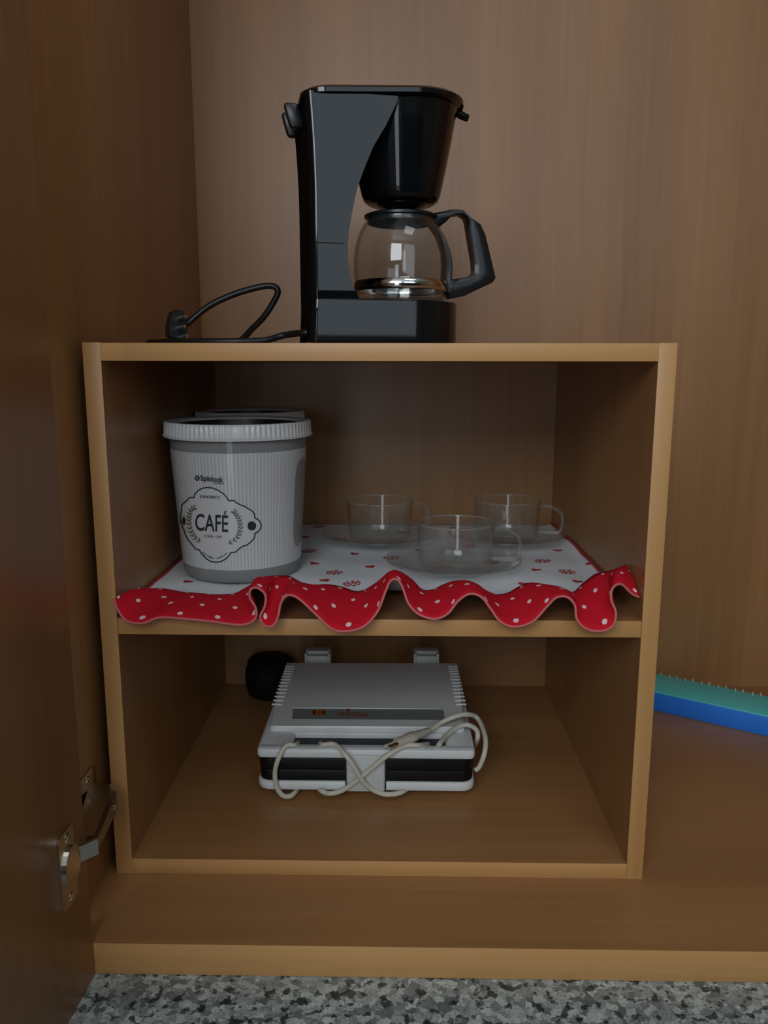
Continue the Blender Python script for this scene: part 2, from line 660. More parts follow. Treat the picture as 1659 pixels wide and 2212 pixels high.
# cup plate ring (stands proud of the door's inner face, t negative = towards the room)
zc = 0.094
plate = []
for t0 in (0.0, -0.0022):
    plate.append([door_pt(s, t0, z) for s, z in round_rect(0.0225, 0.0475, zc - 0.031, zc + 0.031, 0.006)])
gp = loft_geo(plate)
cup = [[door_pt(0.031 + 0.0125 * math.cos(a), t, zc + 0.0155 * math.sin(a))
        for a in [2 * math.pi * k / 28 for k in range(28)]] for t in (-0.0022, -0.0042, -0.0044)]
cup[2] = [c + (door_pt(0.031, -0.0044, zc) - c) * 0.25 for c in cup[2]]
gc = loft_geo(cup, (False, True))
set_geo(hinge, *merge(gp, gc))
for q in (-0.0245, 0.0245):
    vs, fs = lathe_geo([(0, 0.0016), (0.0024, 0.0013), (0.0036, 0.0004), (0.0038, 0)], (0, 0, 0), 16)
    obj('screw', [door_pt(0.034 + v.x, -0.0022 - v.z, zc + q + v.y) for v in vs], fs, 'chrome', hinge, angle=40)
# arm: folded channel fixed on the cabinet's side panel, reaching out to the door
zc2 = 0.092
rings = []
for y, xa, xb, hw in ((-0.094, 0.011, 0.0225, 0.0070), (-0.080, 0.004, 0.0218, 0.0082), (-0.056, -0.003, 0.0190, 0.0100), (-0.032, XW + 0.0022, 0.0168, 0.0108), (-0.020, XW + 0.0022, 0.0090, 0.0108)):
    rings.append([Vector((a_, y, zc2 + b_)) for a_, b_ in ((xa, -hw), (xb - 0.003, -hw), (xb, -hw + 0.003), (xb, hw - 0.003), (xb - 0.003, hw), (xa, hw))])
obj('hinge_arm', *loft_geo(rings), 'nickel', hinge, angle=30)
base_pl = [[Vector((XW + t, y, z)) for y, z in round_rect(-0.050, -0.012, zc2 - 0.026, zc2 + 0.026, 0.006)] for t in (0, 0.0022)]
obj('mounting_plate', *loft_geo(base_pl), 'nickel', hinge, angle=40)
for zq, yq, tq in ((0, -0.040, 0.0175 - XW), (0.0205, -0.030, 0.002), (-0.0205, -0.030, 0.002)):
    vs, fs = lathe_geo([(0, 0.0018), (0.0024, 0.0015), (0.0036, 0.0005), (0.0038, 0)], (0, 0, 0), 16)
    obj('screw', [Vector((XW + tq + v.z, yq + v.x, zc2 + zq + v.y)) for v in vs], fs, 'chrome', hinge, angle=40)
lk = []
for p, hw in ((Vector((0.0095, -0.1105, zc2)), 0.0066), (Vector((0.0165, -0.1045, zc2)), 0.0066), (Vector((0.0238, -0.0965, zc2)), 0.0066)):
    tvec = Vector((-0.0009, 0.0012, 0))
    lk.append([p - tvec + Vector((0, 0, -hw)), p + tvec + Vector((0, 0, -hw)), p + tvec + Vector((0, 0, hw)), p - tvec + Vector((0, 0, hw))])
obj('hinge_link', *loft_geo(lk), 'nickel', hinge, angle=30)

# the room behind the camera
struct(box('floor_room', (XL, FAR, ZF - 0.05), (XR, DC + 0.1, ZF), 'tile', None, 0), 'dark tiled kitchen floor', 'floor')
struct(box('ceiling_room', (XL, FAR, ZC), (XR, DC + 0.1, ZC + 0.05), 'ceil', None, 0), 'white kitchen ceiling', 'ceiling')
struct(box('wall_room_left', (XL - 0.05, FAR, ZF), (XL, DC + 0.1, ZC), 'plaster', None, 0), 'pale kitchen side wall behind the door', 'wall')
struct(box('wall_room_right', (XR, FAR, ZF), (XR + 0.05, DC + 0.1, ZC), 'warmwall', None, 0), 'brown kitchen side wall', 'wall')
struct(box('wall_room_back', (XL, DC + 0.012, ZF), (XR, DC + 0.1, ZC), 'plaster', None, 0), 'pale wall carrying the cabinet', 'wall')
ax0, ax1, az0, az1 = WIN_A
bx0, bx1, bz0, bz1 = WIN_B
cx0, cx1, cz0, cz1 = WIN_C
gw = []
for x0, x1, z0, z1 in ((XL, ax0, ZF, ZC), (ax0, ax1, az1, ZC), (ax0, bx0, ZF, az0), (bx0, bx1, bz1, az0), (bx1, ax1, ZF, az0), (ax1, cx0, ZF, ZC), (cx0, cx1, ZF, cz0), (cx0, cx1, cz1, ZC), (cx1, XR, ZF, ZC)):
    gw.append(box_geo((x0, FAR - 0.05, z0), (x1, FAR, z1)))
struct(obj('wall_room_front', *merge(*gw), 'plaster'), 'pale wall with the added windows', 'wall')
for nm, (x0, x1, z0, z1), lab in (('unseen_window_1', WIN_A, 'unseen white framed kitchen window added for daylight'), ('unseen_window_2', WIN_B, 'unseen narrow tall white framed window placed for highlights'), ('unseen_window_3', WIN_C, 'unseen white framed frosted window added for reflections')):
    f = 0.03
    g = [box_geo((x0, FAR - 0.045, z0), (x0 + f, FAR + 0.01, z1)), box_geo((x1 - f, FAR - 0.045, z0), (x1, FAR + 0.01, z1)),
         box_geo((x0, FAR - 0.045, z0), (x1, FAR + 0.01, z0 + f)), box_geo((x0, FAR - 0.045, z1 - f), (x1, FAR + 0.01, z1))]
    struct(obj(nm, *merge(*g), 'frame'), lab, 'window')

lmp = thing('added_ceiling_lamp', 'square white ceiling lamp added out of view for light from above', 'lamp', (0.75, -0.80, ZC))  # invented fixture for the added overhead light
box('housing', (0.45, -1.10, ZC - 0.035), (1.05, -0.50, ZC - 0.0005), 'frame', lmp, 0.004)
sb = thing('blocker', 'tall dark sideboard added out of view at the far wall to cut low light', 'blocker', (1.3, FAR + 0.2, ZF))  # invented furniture; darkens reflections and blocks low light
box('body', (0.32, FAR + 0.02, ZF + 0.06), (1.95, FAR + 0.38, 0.52), 'darkwood', sb, 0.004)
box('top', (0.30, FAR + 0.015, 0.52), (1.97, FAR + 0.40, 0.55), 'darkwood', sb, 0.004)
box('plinth', (0.36, FAR + 0.04, ZF), (1.9, FAR + 0.34, ZF + 0.06), 'darkwood', sb, 0)
for k in range(4):
    d_ = box('door', (0.33 + 0.405 * k, FAR + 0.38, ZF + 0.08), (0.73 + 0.405 * k, FAR + 0.396, 0.51), 'darkwood', sb, 0.003)
    box('handle', (0.69 + 0.405 * k, FAR + 0.396, -0.1), (0.702 + 0.405 * k, FAR + 0.42, 0.05), 'nickel', d_, 0.002)

# ------------------------------------------------------------------ shelf unit
su = thing('shelf_unit', 'wooden open shelf unit with two compartments standing in the cabinet', 'shelf', (W / 2, D / 2, 0))


def panel(name, lo, hi, wm, em, parent):
    p = box(name, (lo[0], lo[1] + 0.0008, lo[2]), hi, wm, parent, 0)
    box('edge_band', lo, (hi[0], lo[1] + 0.0008, hi[2]), em, p, 0.0003)
    return p


panel('side_panel', (0, 0, 0), (T, D, H), 'wood_z', 'edge_z', su)
panel('side_panel', (W - T, 0, 0), (W, D, H), 'wood_z', 'edge_z', su)
panel('top_panel', (T, 0.0004, H - T), (W - T, D, H - 0.0003), 'wood_x', 'edge_x', su)
panel('bottom_panel', (T, 0.0004, 0.0), (W - T, D, T), 'wood_x', 'edge_x', su)
panel('shelf_panel', (T, 0.0010, ZS - T), (W - T, D, ZS), 'wood_x', 'edge_x', su)
box('back_panel', (T, D, 0.0), (W - T, D + 0.003, H - 0.001), 'wood_z', su, 0)

# ------------------------------------------------------------------ coffee maker
TH = math.radians(12.0)
AX = U(865, 660, 1, 0.12)
AX.z = H
ca, sa = math.cos(TH), math.sin(TH)
HW = 0.054


def mk(x, y, z):
    """maker space (x forward = spout side, y away from the viewer, z above the shelf unit) to world"""
    return Vector((AX.x + x * ca - y * sa, AX.y + x * sa + y * ca, AX.z + z))


def ml(u, v, off=0.0):
    n = Vector((sa, -ca, 0))
    p = UPL(u, v, Vector((AX.x, AX.y, AX.z)) + n * off, n) - AX
    return (p.x * ca + p.y * sa, p.z)


cm = thing('coffee_maker', 'glossy black drip coffee maker standing on top of the shelf unit', 'coffee maker', tuple(AX))
front = [ml(u, v, HW) for u, v in ((799, 662), (781, 653), (765, 624), (756, 593), (752, 560), (752, 526), (754, 496), (762, 452),
                                   (771, 408), (787, 364), (806, 317), (834, 270), (859, 219))]
ztop = ml(690, 196, HW)[1]
zbase = ml(865, 657, 0)[1]
zseam = ml(720, 526, HW)[1]
NF = 25


def ring_at(z, xf, rear, full=False, hw=HW, rr=0.005, tilt=0.0):
    pts = []
    for k in range(NF):                       # front outline, from -y to +y
        a = math.radians(-90 + 180 * k / (NF - 1))
        y = hw * math.sin(a)
        x = hw * math.cos(a) if full else xf + 0.006 * (math.cos(a) - 1) * 0 - 0.010 * (math.cos(a) ** 2)
        if not full and k in (0, NF - 1):
            x = xf
        pts.append((x, y))
    for cy, a0 in ((hw - rr, 90), (-hw + rr, 180)):
        for k in range(7):
            a = math.radians(a0 + 90 * k / 6)
            pts.append((rear + rr + rr * math.cos(a), cy + rr * math.sin(a)))
    return [mk(x, y, z + tilt * x) for x, y in pts]


def rear_x(z):
    return -0.0900 - 0.006 * max(0, (z - 0.12) / 0.11) ** 2 - 0.002 * max(0, (0.03 - z) / 0.03)


def xf_at(z):
    zs_ = [p[1] for p in front]
    xs_ = [p[0] for p in front]
    return float(np.interp(z, zs_, xs_))


rg = [ring_at(z, 0, rear_x(z), True, HW - i) for z, i in ((0.0, 0.002), (0.003, 0.0), (zbase - 0.002, 0.0), (zbase - 0.0004, 0.0004), (zbase, 0.0010))]
for k in range(14):
    z = zbase + 0.0002 + (zseam - zbase - 0.0002) * k / 13
    rg.append(ring_at(z, xf_at(z), rear_x(z), False, HW - (0.0010 if k == 0 else 0)))
obj('lower_housing', *loft_geo(rg), 'black', cm, angle=32)
rg = []
for k in range(26):
    z = zseam + 0.0006 + (ztop - zseam - 0.0006) * k / 25
    rg.append(ring_at(z, xf_at(z), rear_x(z), False))
obj('upper_housing', *loft_geo(rg), 'black', cm, angle=32)
rp_ = [[mk(rear_x(z) + dx, y, z) for y, dx in ((-0.0528, 0.001), (-0.0515, -0.0008), (0.0515, -0.0008), (0.0528, 0.001))] for z in [0.003 + (ztop - 0.004) * k / 20 for k in range(21)]]
obj('rear_glare_cover', *loft_geo(rp_), 'rear', cm, angle=40)  # added sheet that keeps reflections off the rear face
# filter basket: tapered round bowl, its rim follows the sloping lid
zb0 = ml(865, 443)[1]
lid_front = ml(983, 243)
lid_slope = (lid_front[1] - ztop) / (lid_front[0] + 0.05)
zlid = lambda x: ztop + lid_slope * (x + 0.05) if x > -0.05 else ztop
br = []
for t in [0, 0.03, 0.08] + [0.15 + 0.85 * k / 9 for k in range(10)]:
    r = 0.0345 + (0.0515 - 0.0345) * t ** 0.85
    if t == 0:
        r -= 0.004
    elif t == 0.03:
        r -= 0.001
    ring = []
    for k in range(48):
        a = 2 * math.pi * k / 48
        x, y = r * math.cos(a), r * math.sin(a)
        z = zb0 + t * (zlid(x) - 0.0015 - zb0)
        ring.append(mk(x, y, z))
    br.append(ring)
obj('filter_basket', *loft_geo(br), 'black', cm, angle=35)
# lid
lr = []
for ins, dz in ((0.004, 0.0), (0.0, 0.0015), (0.0, 0.005), (0.003, 0.0075), (0.012, 0.009)):
    pts = []
    hw = HW + 0.003 - ins
    for k in range(33):
        a = math.radians(-90 + 180 * k / 32)
        pts.append((hw * math.cos(a), hw * math.sin(a)))
    for cy, a0 in ((hw - 0.02, 90), (-hw + 0.02, 180)):
        for k in range(7):
            a = math.radians(a0 + 90 * k / 6)
            pts.append((-0.0965 + ins + 0.02 + 0.02 * math.cos(a), cy + 0.02 * math.sin(a)))
    lr.append([mk(x, y, zlid(x) + dz - 0.001 - 0.0025 * max(0, -0.05 - x) / 0.05) for x, y in pts])
lid = obj('lid', *loft_geo(lr), 'black', cm, angle=40)
tabp = ml(990, 252)
obj('lid_tab', *tube_geo(catmull([mk(0.052, 0, zlid(0.052) + 0.001), mk(0.058, 0, tabp[1] + 0.001), mk(0.064, 0, tabp[1] - 0.001)], 3),
                         lambda t: 0.0042 - 0.001 * t, 10), 'black', lid, angle=60)
# rear lid hinge
hz = ml(625, 225, 0)[1]
for yy in (-0.012, 0.016):
    vs, fs = box_geo((-0.1075, yy - 0.005, hz - 0.024), (-0.094, yy + 0.005, hz - 0.003), 0.003)
    obj('lid_hinge', [mk(v[0] - 0.28 * (v[2] - hz + 0.010), v[1], v[2]) for v in vs], fs, 'satin', cm, angle=40)
# drip valve
zn = ml(865, 443)[1]
zc_ = ml(865, 466)[1]
lp = [(0, zn + 0.003), (0.0225, zn + 0.003), (0.0225, zn - 0.001), (0.018, zn - 0.0025), (0.0125, zn - 0.0045), (0.0105, zn - 0.007), (0.0095, zc_ + 0.001), (0.007, zc_), (0, zc_)]
vs, fs = lathe_geo(lp, (0, 0, 0), 32)
obj('drip_valve', [mk(*v) for v in vs], fs, 'satin', cm, angle=35)
# hot plate
vs, fs = lathe_geo([(0, zbase + 0.0016), (0.044, zbase + 0.0016), (0.046, zbase + 0.0008), (0.046, zbase - 0.001), (0, zbase - 0.001)], (0, 0, 0), 48)
obj('hot_plate', [mk(*v) for v in vs], fs, 'satin', cm, angle=35)

# power cord and three-pin plug lying on the unit
CR = 0.0031
zt = H + CR + 0.0002


def on_top(u, y, dz=0.0):
    p = U(u, 735, 1, y)
    return Vector((p.x, y, zt + dz))


path = [mk(-0.080, -0.01, 0.0125), mk(-0.0935, -0.012, 0.0115), on_top(612, 0.100, 0.006), on_top(570, 0.092, 0.001), on_top(500, 0.085), on_top(420, 0.088),
        on_top(352, 0.105), on_top(322, 0.13), on_top(335, 0.16), on_top(400, 0.175), on_top(470, 0.17), on_top(515, 0.155, 0.002)]
for u, v, y in ((545, 710, 0.148), (572, 682, 0.143), (595, 645, 0.140), (600, 627, 0.139), (588, 618, 0.138), (560, 620, 0.136), (505, 636, 0.132), (450, 662, 0.128), (402, 702, 0.122)):
    path.append(U(u, v, 1, y))
cord = tube('power_cord', path, CR, 'rubber', cm, 6, 10)
# plug: moulded hexagonal body, face turned to the room's right
pc = U(381, 705, 1, 0.118)
pn = Vector((0.55, -0.83, 0.06)).normalized()
pu = Vector((0.16, 0.05, 0.98))
pu = (pu - pn * pu.dot(pn)).normalized()
pr_ = pu.cross(pn).normalized()
hexa = [(-0.0075, -0.0125), (0.0075, -0.0125), (0.0098, -0.002), (0.0075, 0.0125), (0.003, 0.0150), (-0.003, 0.0150), (-0.0075, 0.0125), (-0.0098, -0.002)]
rings = []
for d, s in ((-0.022, 0.35), (-0.016, 0.55), (-0.008, 0.9), (-0.002, 1.0), (0.005, 1.0), (0.0062, 0.92)):
    rings.append([pc + pn * d + pr_ * (a * s) + pu * (b * s) for a, b in hexa])
plug = obj('plug', *loft_geo(rings), 'satin', cm, angle=30)
for a, b in ((0.001, 0.0075), (0.001, -0.002), (0.004, -0.0105)):
    base = pc + pn * 0.006 + pr_ * a + pu * b
    vs, fs = tube_geo([base, base + pn * 0.010, base + pn * 0.0145, base + pn * 0.016], lambda t: 0.0021 if t < 0.9 else 0.0012, 10)
    obj('pin', vs, fs, 'pin', plug, angle=40)

# ------------------------------------------------------------------ carafe
cf = thing('carafe', 'round glass carafe with a black handle on the coffee maker hot plate', 'carafe', tuple(mk(0, 0, zbase + 0.0016)))
c0 = ml(862, 560)[0]
prof = [(0, 654)] + [(60, 654), (86, 654), (94, 650), (96, 642), (97, 632), (97, 610), (98.5, 590), (98.5, 565), (96, 538), (90, 514), (82, 495), (75, 485), (73, 479), (74, 475)]
outer = []
for rp, v in prof:
    x1, z1 = ml(862 + rp, v)
    x0, _ = ml(862, v)
    outer.append((max(0.0, x1 - x0) if rp else 0.0, z1))
dzc = zbase + 0.0018 - outer[0][1]
outer = [(r, z + dzc * max(0, 1 - (z - outer[0][1]) / 0.03)) for r, z in outer]
inner = [(max(0, r - 0.0016), z + (0.002 if i < 4 else 0)) for i, (r, z) in enumerate(outer)][::-1]
vs, fs = lathe_geo(outer + inner, (0, 0, 0), 64)
obj('glass_bowl', [mk(*v) for v in vs], fs, 'carafe', cf, smooth=True)
rb = outer[5][0] + 0.0007
z0_, z1_ = ml(862, 632)[1], ml(862, 610)[1]
vs, fs = lathe_geo([(rb - 0.0005, z0_), (rb, z0_ + 0.0002), (rb, z1_ - 0.0002), (rb - 0.0005, z1_)], (0, 0, 0), 96)
obj('steel_band', [mk(*v) for v in vs], fs, 'chrome', cf, smooth=True)
rl = outer[-1][0]
zl = outer[-1][1]
vs, fs = lathe_geo([(rl - 0.003, zl - 0.005), (rl - 0.0018, zl - 0.0045), (rl - 0.0018, zl - 0.0005), (rl + 0.0012, zl + 0.0002), (rl + 0.0012, zl + 0.0022), (rl - 0.002, zl + 0.0034), (0.014, zl + 0.0034), (0.012, zl + 0.0024), (0, zl + 0.0024)], (0, 0, 0), 48)
obj('carafe_lid', [mk(*v) for v in vs], fs, 'satin', cf, angle=35)
# handle: closed loop, outer outline paired with the hole outline
out_px = [(896, 470), (925, 464), (950, 460), (973, 455), (985, 455), (998, 457), (1013, 474), (1034, 487), (1044, 509), (1055, 556), (1066, 602), (1059, 612), (1031, 625), (1000, 640), (969, 646), (957, 636), (955, 606), (956, 575), (955, 546), (944, 512), (926, 484)]
in_px = [(946, 493), (950, 489), (958, 483), (970, 471), (978, 467), (992, 465), (1002, 470), (1006, 482), (1009, 502), (1014, 532), (1020, 566), (1021, 588), (1015, 596), (1006, 600), (990, 602), (980, 604), (973, 604), (974, 575), (970, 546), (957, 512), (949, 498)]
V, Fc = [], []
n = len(out_px)
for (oy, shrink) in ((-0.0090, 0.22), (-0.0065, 0.0), (0.0065, 0.0), (0.0090, 0.22)):
    for o_, i_ in zip(out_px, in_px):
        ou = Vector(o_).lerp(Vector(i_), shrink)
        x, z = ml(*ou)
        V.append(mk(x, oy, z))
for (oy, shrink) in ((-0.0090, 0.22), (-0.0065, 0.0), (0.0065, 0.0), (0.0090, 0.22)):
    for o_, i_ in zip(out_px, in_px):
        iu = Vector(i_).lerp(Vector(o_), shrink)
        x, z = ml(*iu)
        V.append(mk(x, oy, z))
idx = lambda side, lay, k: side * 4 * n + lay * n + (k % n)
for k in range(n):
    for l in range(3):
        Fc.append([idx(0, l, k), idx(0, l, k + 1), idx(0, l + 1, k + 1), idx(0, l + 1, k)])
        Fc.append([idx(1, l, k), idx(1, l, k + 1), idx(1, l + 1, k + 1), idx(1, l + 1, k)])
    for l in (0, 3):
        Fc.append([idx(0, l, k), idx(0, l, k + 1), idx(1, l, k + 1), idx(1, l, k)])
obj('handle', V, Fc, 'satin', cf, angle=50)

# ------------------------------------------------------------------ cloth with ruffle
CZ = ZS + 0.0022
seam_hem = [  # hem u, hem v, hem y, seam u, seam v
    (246, 1294, -.004, 322, 1284), (255, 1318, -.008, 340, 1280), (275, 1342, -.014, 362, 1283), (310, 1346, -.016, 388, 1288),
    (345, 1334, -.012, 410, 1290), (400, 1337, -.014, 436, 1292), (460, 1343, -.016, 470, 1296), (520, 1350, -.018, 505, 1292),
    (550, 1338, -.014, 525, 1282), (553, 1315, -.010, 535, 1276), (540, 1292, -.006, 545, 1270), (541, 1274, -.002, 556, 1262),
    (556, 1270, 0, 568, 1256), (573, 1285, -.004, 585, 1253), (572, 1310, -.009, 598, 1252), (562, 1332, -.014, 606, 1252),
    (570, 1350, -.018, 614, 1252), (590, 1352, -.020, 622, 1253), (601, 1330, -.016, 630, 1256), (607, 1302, -.010, 642, 1263),
    (622, 1286, -.005, 655, 1269), (645, 1293, -.008, 675, 1273), (680, 1325, -.014, 708, 1272), (715, 1357, -.020, 740, 1278),
    (745, 1364, -.022, 765, 1287), (785, 1354, -.018, 785, 1285), (815, 1322, -.012, 805, 1273), (832, 1280, -.004, 822, 1260),
    (843, 1256, .002, 838, 1248), (858, 1252, .003, 855, 1244), (870, 1270, -.001, 872, 1248), (882, 1303, -.008, 890, 1260),
    (905, 1327, -.013, 912, 1283), (940, 1337, -.016, 935, 1283), (968, 1325, -.012, 958, 1272), (990, 1298, -.006, 982, 1264),
    (1015, 1283, -.003, 1005, 1264), (1040, 1290, -.006, 1028, 1272), (1060, 1315, -.011, 1050, 1285), (1080, 1342, -.017, 1075, 1294),
    (1110, 1354, -.020, 1100, 1290), (1150, 1343, -.017, 1122, 1277), (1182, 1310, -.011, 1150, 1268), (1202, 1291, -.006, 1185, 1275),
    (1225, 1290, -.006, 1210, 1283), (1242, 1308, -.010, 1230, 1289), (1246, 1338, -.016, 1243, 1288), (1268, 1359, -.020, 1255, 1275),
    (1300, 1363, -.021, 1270, 1262), (1325, 1350, -.018, 1287, 1249), (1330, 1322, -.012, 1305, 1244), (1320, 1295, -.006, 1320, 1242),
    (1324, 1270, -.001, 1332, 1240), (1342, 1262, .004, 1343, 1240), (1364, 1282, .006, 1356, 1239), (1381, 1290, .007, 1366, 1240)]
YS = 0.050
hemP = catmull([U(a, b, 1, y) for a, b, y, _, _ in seam_hem], 5)
seamP = []
for a in seam_hem:
    p = U(a[3], a[4], 1, YS)
    p.z = max(p.z, CZ + 0.0006)
    p.x = min(max(p.x, 0.0168), 0.4732)
    seamP.append(p)
seamP = catmull(seamP, 5)
clothT = thing('table_cloth', 'white printed cloth with a red dotted ruffle lining the middle shelf', 'cloth', (0.245, 0.2, ZS))
sx_ = [p.x for p in seamP]
sz_ = [p.z for p in seamP]


def cloth_z(x, y):
    zs0 = float(np.interp(x, sx_, sz_)) - CZ
    t = max(0.0, 1 - (y - YS) / 0.036)
    w = 0.0007 * math.sin(x * 47 + y * 31) * math.sin(y * 58 - x * 22) + 0.0003 * math.sin(x * 120 + 1.3 * math.sin(y * 50))
    edge = 0.006 * max(0, (x - 0.455) / 0.02) ** 2 * (1 if y < 0.3 else 0.5)
    return CZ + 0.0014 + w * min(1, (y - YS) / 0.03) + zs0 * t * t * (3 - 2 * t) + edge


NX, NY = 150, 70
V, Fc = [], []
for j in range(NY + 1):
    y = YS + (0.408 - YS) * (j / NY) ** 1.25
    for i in range(NX + 1):
        x = 0.0168 + (0.4732 - 0.0168) * i / NX
        V.append(Vector((x, y, cloth_z(x, y))))
for j in range(NY):
    for i in range(NX):
        a = j * (NX + 1) + i
        Fc.append([a, a + 1, a + NX + 2, a + NX + 1])
panel_c = obj('cloth_panel', V, Fc, 'cloth', clothT, smooth=True)
if panel_c.data.polygons[0].normal.z < 0:
    panel_c.data.flip_normals()
md = panel_c.modifiers.new('thickness', 'SOLIDIFY')
md.thickness = 0.0008
md.offset = -1
# ruffle strip
NV = 9
V, Fc, uvs = [], [], []
acc = 0.0
for k, (s, h) in enumerate(zip(seamP, hemP)):
    if k:
        acc += (hemP[k] - hemP[k - 1]).length
    for j in range(NV + 1):
        t = j / NV
        s2 = Vector((s.x, YS + 0.004, cloth_z(s.x, YS + 0.004) + 0.0020))
        p = s2.lerp(h, t)
        # cloth leaves the seam level and then rolls down to its hem
        lift = 4 * t * (1 - t)
        p.z += 0.0045 * lift
        if p.y < 0.004 and p.y > -0.002 and p.z < ZS + 0.002:
            p.z = ZS + 0.002
        if p.y >= -0.002:
            p.z = max(p.z, ZS + 0.0012)
        V.append(p)
        uvs.append((acc, t * 0.068 + 0.004))
n = NV + 1
for k in range(len(seamP) - 1):
    for j in range(NV):
        Fc.append([k * n + j, (k + 1) * n + j, (k + 1) * n + j + 1, k * n + j + 1])
ruf = obj('ruffle', V, Fc, 'red', clothT, smooth=True, uv=uvs)
md = ruf.modifiers.new('thickness', 'SOLIDIFY')
md.thickness = 0.0007
md.offset = 0
vs, fs = tube_geo([V[k * n + NV] for k in range(len(seamP))], 0.00115, 6)
obj('hem_stitching', vs, fs, 'stitch', ruf, smooth=True)
# narrow red binding on the two side edges
for xe in (0.0166, 0.4734):
    pts = [Vector((xe + (0.0012 if xe < 0.2 else -0.0012), y, cloth_z(xe, y) + 0.0006)) for y in [0.052 + 0.35 * k / 60 for k in range(61)]]
    vs, fs = tube_geo(pts, 0.0012, 6)
    obj('side_binding', vs, fs, 'motif', clothT, smooth=True)
# zigzag row of little red scallops where the ruffle is sewn on
g = []
for k in range(2, len(seamP) - 2, 3):
    p = seamP[k]
    g.append(([Vector((p.x + 0.0022 * a, p.y + 0.0085 + 0.0022 * b, cloth_z(p.x + 0.0022 * a, p.y + 0.0085 + 0.0022 * b) + 0.0006)) for a, b in ((0, -1.2), (1, 0), (0, 1), (-1, 0))], [[0, 1, 2, 3]]))
o_ = obj('seam_trim', *merge(*g), 'motif', clothT)
o_['kind'] = 'stuff'
# printed motifs: little hearts and round rosettes (flat ink lying on the cloth)
random.seed(5)


def flat_motif(polys, cx, cy, rot):
    c, s = math.cos(rot), math.sin(rot)
    gs = []
    for P in polys:
        vs = []
        for a, b in P:
            x, y = cx + a * c - b * s, cy + a * s + b * c
            x = min(max(x, 0.018), 0.472)
            vs.append(Vector((x, y, cloth_z(x, y) + 0.0005)))
        gs.append((vs, [list(range(len(vs)))]))
    return merge(*gs)


def heart(sz):
    pts = []
    for k in range(20):
        t = 2 * math.pi * k / 20
        pts.append((sz * 16 * math.sin(t) ** 3 / 32, sz * (13 * math.cos(t) - 5 * math.cos(2 * t) - 2 * math.cos(3 * t) - math.cos(4 * t)) / 32))
    return [pts]


def rosette(sz):
    polys = []
    for r, cnt in ((0.46, 9), (0.27, 6), (0.09, 3)):
        for k in range(cnt):
            a0 = 2 * math.pi * (k + random.random() * 0.3) / cnt
            a1 = a0 + 2 * math.pi / cnt * 0.66
            o1 = [(sz * r * math.cos(a0 + (a1 - a0) * q / 3), sz * r * math.sin(a0 + (a1 - a0) * q / 3)) for q in range(4)]
            i1 = [(x * (1 - min(0.9, 0.13 / r)), y * (1 - min(0.9, 0.13 / r))) for x, y in o1[::-1]]
            polys.append(o1 + i1)
    return polys


spots = [(690, 1138, 'r'), (668, 1190, 'r'), (722, 1236, 'r'), (678, 1219, 'h'), (702, 1254, 'h'), (1172, 1213, 'r'), (1157, 1231, 'h'),
         (1225, 1235, 'r'), (1247, 1257, 'h'), (962, 1226, 'r'), (405, 1257, 'h'), (1205, 1190, 'h'), (1130, 1262, 'h'), (760, 1262, 'r'), (765, 1196, 'h'),
         (870, 1150, 'r'), (980, 1140, 'h'), (1060, 1215, 'r'), (905, 1190, 'h'), (800, 1225, 'h'), (845, 1205, 'r'), (1015, 1180, 'r'), (1110, 1135, 'r'), (660, 1160, 'h'), (1275, 1225, 'h'), (735, 1165, 'r')]
for u, v, kind in spots:
    p = U(u, v, 2, CZ + 0.0014)
    if p.y > 0.40 or p.y < 0.056:
        continue
    vs, fs = flat_motif(rosette(0.020) if kind == 'r' else heart(0.0115), p.x, p.y, random.uniform(-0.6, 0.6))
    obj('printed_rosette' if kind == 'r' else 'printed_heart', vs, fs, 'motif', panel_c)

# ------------------------------------------------------------------ coffee canisters
JZ = CZ + 0.0028
JH = 0.1625
jr = lambda z: 0.0605 + (0.0700 - 0.0605) * (z - JZ) / 0.145      # outer radius of the tapered wall


